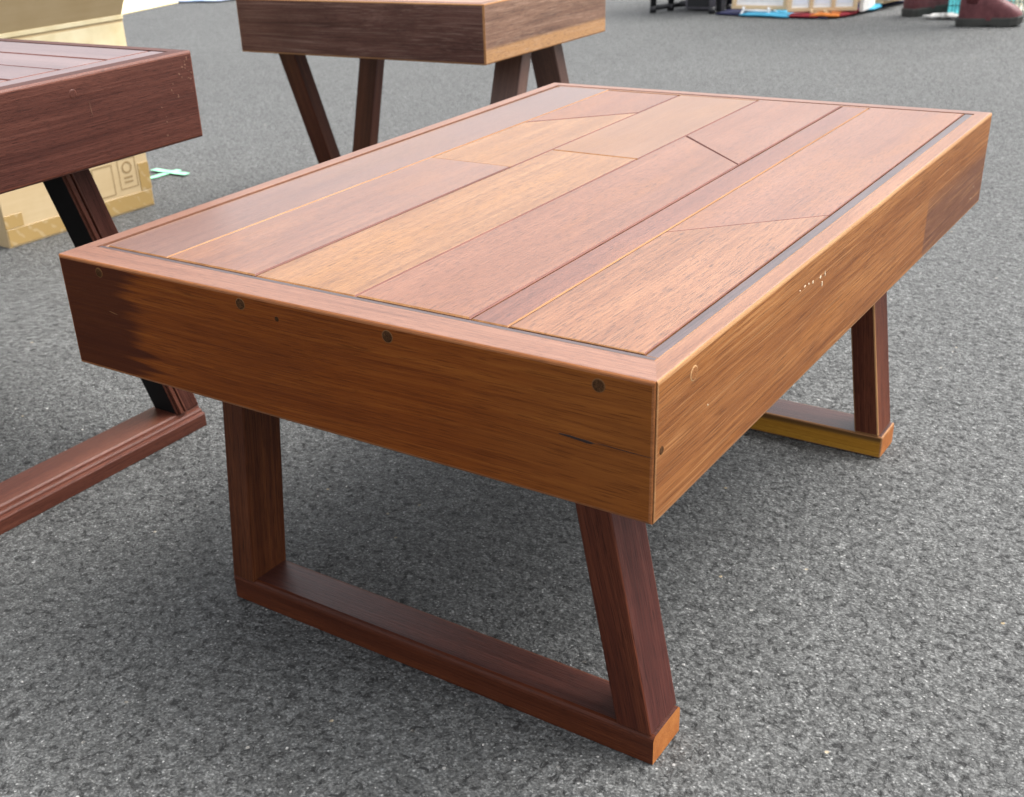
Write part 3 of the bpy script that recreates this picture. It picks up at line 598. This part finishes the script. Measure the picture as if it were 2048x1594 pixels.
# baskets
def basket(name, loc, wx, wy, ht, mat, label, nx, nz):
    B_ = empty(name, loc, label, 'basket', 'plastic baskets behind the boots'); M0 = Matrix.Translation(loc)
    def wall(p0, p1, nslots):
        bm = bmesh.new(); p0, p1 = Vector((*p0, 0)), Vector((*p1, 0)); d = (p1 - p0); ln = d.length; d.normalize(); nn = Vector((-d.y, d.x, 0)) * .0016
        def cell(u0, u1, z0, z1):
            vs_ = [bm.verts.new(p0 + d * u + s * nn + Vector((0, 0, z))) for s in (-1, 1) for u, z in ((u0, z0), (u1, z0), (u1, z1), (u0, z1))]
            for f in ((0, 1, 2, 3), (7, 6, 5, 4), (0, 4, 5, 1), (1, 5, 6, 2), (2, 6, 7, 3), (3, 7, 4, 0)): bm.faces.new([vs_[k] for k in f])
        us = [ln * k / nslots for k in range(nslots + 1)]
        for u in us: cell(max(0, u - .0035), min(ln, u + .0035), .012, ht - .014)
        for k in range(nz + 1): z = .012 + (ht - .026) * k / nz; cell(0, ln, z - .003, z + .003) if 0 < k < nz else None
        cell(0, ln, 0, .012); cell(0, ln, ht - .014, ht); return link('wall', bm, mat, B_, M0)
    a, b = wx / 2, wy / 2
    wall((-a, -b), (a, -b), nx); wall((a, -b), (a, b), nx); wall((a, b), (-a, b), nx); wall((-a, b), (-a, -b), nx)
    bm = bmesh.new(); bmesh.ops.create_cube(bm, size=1, matrix=Matrix.Translation((0, 0, .004)) @ Matrix.Diagonal((wx - .004, wy - .004, .006, 1))); link('base', bm, mat, B_, M0)
    bm = bmesh.new(); tube(bm, [(-a, -b, ht), (a, -b, ht), (a, b, ht), (-a, b, ht), (-a, -b, ht)], .006, 8); link('rim', bm, mat, B_, M0, True)
TQ = plain('turquoise_plastic', L(.13, .56, .60), .4, .5, .05); CRM = plain('cream_plastic', L(.74, .68, .56), .45, .5, .05)
basket('plastic_basket', (-.872, 4.755, .001), .20, .24, .20, TQ, 'turquoise slotted plastic basket behind the nearer boot', 14, 5)
basket('plastic_basket', (-.735, 4.90, .001), .20, .22, .20, CRM, 'cream slotted plastic basket at the right edge behind the boot toe', 12, 5)
# white cord
CORD = plain('white_cord', L(.74, .72, .68), .7)
rc = random.Random(3); bm = bmesh.new(); pts = [(-1.03, 4.585, .008)]
for k in range(46):
    pp = Vector(pts[-1]); u = k / 45
    pts.append((-1.03 + .17 * u + .028 * math.sin(k * 1.7) + rc.uniform(-.008, .008), 4.60 + .03 * math.cos(k * 1.25) + rc.uniform(-.008, .008), .008 + .012 * abs(math.sin(k * .9)) * (1 - abs(2 * u - .6))))
tube(bm, [Vector(p_) - Vector((-.95, 4.6, 0)) for p_ in pts], .006, 6)
tag(link('cord', bm, CORD, None, Matrix.Translation((-.95, 4.6, 0)), True), 'tangled white cord on the asphalt between the two boots', 'cord')

# ---------------------------------------------------------------- person
n = N('oxblood_leather'); co = n.obj(); s_ = n.noise(co, 40, 4, .6); n.set(color=n.ramp(s_, [(.3, L(.075, .016, .019)), (.7, L(.14, .04, .044))]), rough=.5, spec=.4); n.bump(s_, .3, .004); OX = n.m
SOLE = plain('boot_sole', L(.045, .045, .04), .6); LACE = plain('lace', L(.02, .012, .012), .8)
SKIN = plain('skin', L(.50, .30, .21), .55, .4, .06); TRS = plain('trousers', L(.03, .032, .04), .85, .2); JKT = plain('jacket', L(.09, .10, .11), .85, .2); HAIR = plain('hair', L(.015, .011, .009), .6)
FA_, FB_ = Vector((-.772, 4.452, 0)), Vector((-1.085, 4.735, 0))
ra, rb = R(12), R(64)
def along(o_, a, x, y, z): return Vector((o_.x + math.cos(a) * x - math.sin(a) * y, o_.y + math.sin(a) * x + math.cos(a) * y, z))
ankA, ankB = along(FA_, ra, -.062, 0, .09), along(FB_, rb, -.062, 0, .09)
hip = (ankA + ankB) / 2; hip.z = .80; fd = Vector((math.cos(R(30)), math.sin(R(30)), 0)); lf = Vector((-fd.y, fd.x, 0))
V, E2, RD = [], [], []
def jv(p_, r, par=None):
    V.append(Vector(p_)); RD.append(r)
    if par is not None: E2.append((par, len(V) - 1))
    return len(V) - 1
pel = jv(hip, .105)
def limb(start, pts):
    k = start
    for p_, r in pts: k = jv(p_, r, k)
    return k
for ank, s in ((ankA, -1), (ankB, 1)):
    hj = hip + lf * (.075 * s) + Vector((0, 0, -.06)); kn = hj.lerp(ank, .5) + fd * .025
    limb(pel, [(hj, .085), (hj.lerp(kn, .5), .078), (kn, .058), (kn.lerp(ank, .35), .060), (ank + Vector((0, 0, .07)), .052)])
ch = limb(pel, [(hip + Vector((0, 0, .13)), .10), (hip + Vector((0, 0, .29)), .118)])
nk = limb(ch, [(hip + Vector((0, 0, .41)), .085), (hip + Vector((0, 0, .475)), .042), (hip + fd * .015 + Vector((0, 0, .55)), .068), (hip + fd * .02 + Vector((0, 0, .62)), .078), (hip + fd * .012 + Vector((0, 0, .68)), .05)])
up = ch + 1
for s in (-1, 1):
    sh = hip + lf * (.155 * s) + Vector((0, 0, .40))
    hd = limb(up, [(sh, .052), (sh + lf * (.03 * s) + Vector((0, 0, -.20)), .04), (sh + fd * .05 + lf * (.035 * s) + Vector((0, 0, -.36)), .029), (sh + fd * .07 + lf * (.03 * s) + Vector((0, 0, -.43)), .026)])
    base_ = V[hd]
    for fi in range(4):
        b0 = base_ + fd * (.012 * (fi - 1.5)); k_ = limb(hd, [(b0 + Vector((0, 0, -.03)), .0085), (b0 + fd * .004 - lf * (.008 * s) + Vector((0, 0, -.058 - .006 * (fi in (1, 2)))), .0075)])
    limb(hd, [(base_ + fd * .024 + Vector((0, 0, -.012)), .009), (base_ + fd * .034 - lf * (.006 * s) + Vector((0, 0, -.036)), .008)])
me = bpy.data.meshes.new('body'); me.from_pydata([tuple(v - hip) for v in V], E2, []); tmp = bpy.data.objects.new('tmp_body', me); C.objects.link(tmp)
md = tmp.modifiers.new('s', 'SKIN'); md.use_smooth_shade = True
for sv, r in zip(me.skin_vertices[0].data, RD): sv.radius = (r, r)
me.skin_vertices[0].data[0].use_root = True
sb = tmp.modifiers.new('u', 'SUBSURF'); sb.levels = 2; sb.render_levels = 2
bpy.context.view_layer.update(); ev = tmp.evaluated_get(bpy.context.evaluated_depsgraph_get()); bme = bpy.data.meshes.new_from_object(ev)
bpy.data.objects.remove(tmp)
bme.materials.clear()
for m_ in (TRS, JKT, SKIN): bme.materials.append(m_)
for pl in bme.polygons:
    z = pl.center.z; rr = (pl.center.xy).length; pl.use_smooth = True
    pl.material_index = 2 if (z > .455 or (rr > .15 and z < .04 and z > -.16)) else (1 if z > .02 else 0)
PB = bpy.data.objects.new('person', bme); C.objects.link(PB); PB.location = hip
tag(PB, 'person in oxblood lace-up boots standing by the baskets', 'person')
bm = bmesh.new(); bmesh.ops.create_uvsphere(bm, u_segments=20, v_segments=12, radius=1, matrix=Matrix.Diagonal((.088, .084, .095, 1)))
bmesh.ops.delete(bm, geom=[v for v in bm.verts if v.co.dot(fd) > .03 and v.co.z < .035], context='VERTS')
link('hair', bm, HAIR, PB, Matrix.Translation(hip + Vector((0, 0, .635)) - fd * .002), True)
def face_bit(nm, off, sz, mat):
    bm = bmesh.new(); bmesh.ops.create_uvsphere(bm, u_segments=10, v_segments=8, radius=1, matrix=Matrix.Diagonal((*sz, 1))); link(nm, bm, mat, PB, Matrix.Translation(hip + fd * off[0] + lf * off[1] + Vector((0, 0, off[2]))), True)
for s in (-1, 1): face_bit('eye', (.082, .026 * s, .612), (.008, .008, .006), LACE); face_bit('ear', (.012, .074 * s, .60), (.012, .008, .02), SKIN)
face_bit('nose', (.092, 0, .59), (.012, .01, .016), SKIN); face_bit('mouth', (.082, 0, .562), (.006, .018, .004), CRIM)
def boot(o_, a):
    M0 = Matrix.Translation(o_) @ Matrix.Rotation(a, 4, 'Z')
    # outline of the sole, heel at -x, toe at +x (half widths)
    prof = [(-.118, .012), (-.112, .028), (-.09, .038), (-.05, .038), (0, .036), (.04, .042), (.075, .046), (.10, .041), (.115, .026), (.121, .008)]
    bm = bmesh.new(); rg = []
    for z, sc_, lift in ((0, .97, 1), (.003, 1.0, 1), (.028, 1.02, .3), (.032, 1.0, .3)):
        pts_ = [(x * sc_, y * sc_) for x, y in prof] + [(x * sc_, -y * sc_) for x, y in reversed(prof)]
        rg.append([bm.verts.new((x, y, z + (.006 * lift if -.035 < x < .01 else 0) + (.010 * max(0, (x - .06) / .06) if True else 0))) for x, y in pts_])
    for A, B in zip(rg, rg[1:]):
        for k in range(len(A)): bm.faces.new((A[k], A[(k + 1) % len(A)], B[(k + 1) % len(A)], B[k]))
    bm.faces.new(rg[0][::-1]); bm.faces.new(rg[-1]); 
    # upper: cross-sections from heel to toe
    bu = bmesh.new(); secs = []
    for x, hw, zt_ in ((-.110, .024, .10), (-.10, .034, .135), (-.075, .038, .15), (-.045, .038, .15), (-.015, .037, .140), (.015, .038, .120), (.045, .042, .098), (.075, .044, .082), (.100, .038, .066), (.115, .022, .050)):
        ring = []
        for k in range(13):
            th = math.pi * k / 12; cx_, cz_ = math.cos(th), math.sin(th)
            ring.append(bu.verts.new((x, hw * (abs(cx_) ** .75) * (1 if cx_ > 0 else -1), .024 + (zt_ - .024) * (cz_ ** .62))))
        secs.append(ring)
    for A, B in zip(secs, secs[1:]):
        for k in range(12): bu.faces.new((A[k], A[k + 1], B[k + 1], B[k]))
    bu.faces.new(secs[0]); bu.faces.new(secs[-1][::-1])
    shaft = [((-.066, 0, .085), .040), ((-.064, 0, .12), .043), ((-.066, 0, .16), .044), ((-.068, 0, .20), .046), ((-.068, 0, .205), .044)]
    tube(bu, [s_[0] for s_ in shaft], [s_[1] for s_ in shaft], 16)
    up_ = link('boot', bu, OX, PB, M0, True); link('sole', bm, SOLE, up_, M0)
    bl = bmesh.new()
    for k in range(6):
        x = .040 - k * .0115; z = .104 + k * .0095
        tube(bl, [(x, -.022, z - .006), (x - .003, 0, z + .004), (x, .022, z - .006)], .003, 6)
    link('laces', bl, LACE, up_, M0, True)
boot(FA_, ra); boot(FB_, rb)
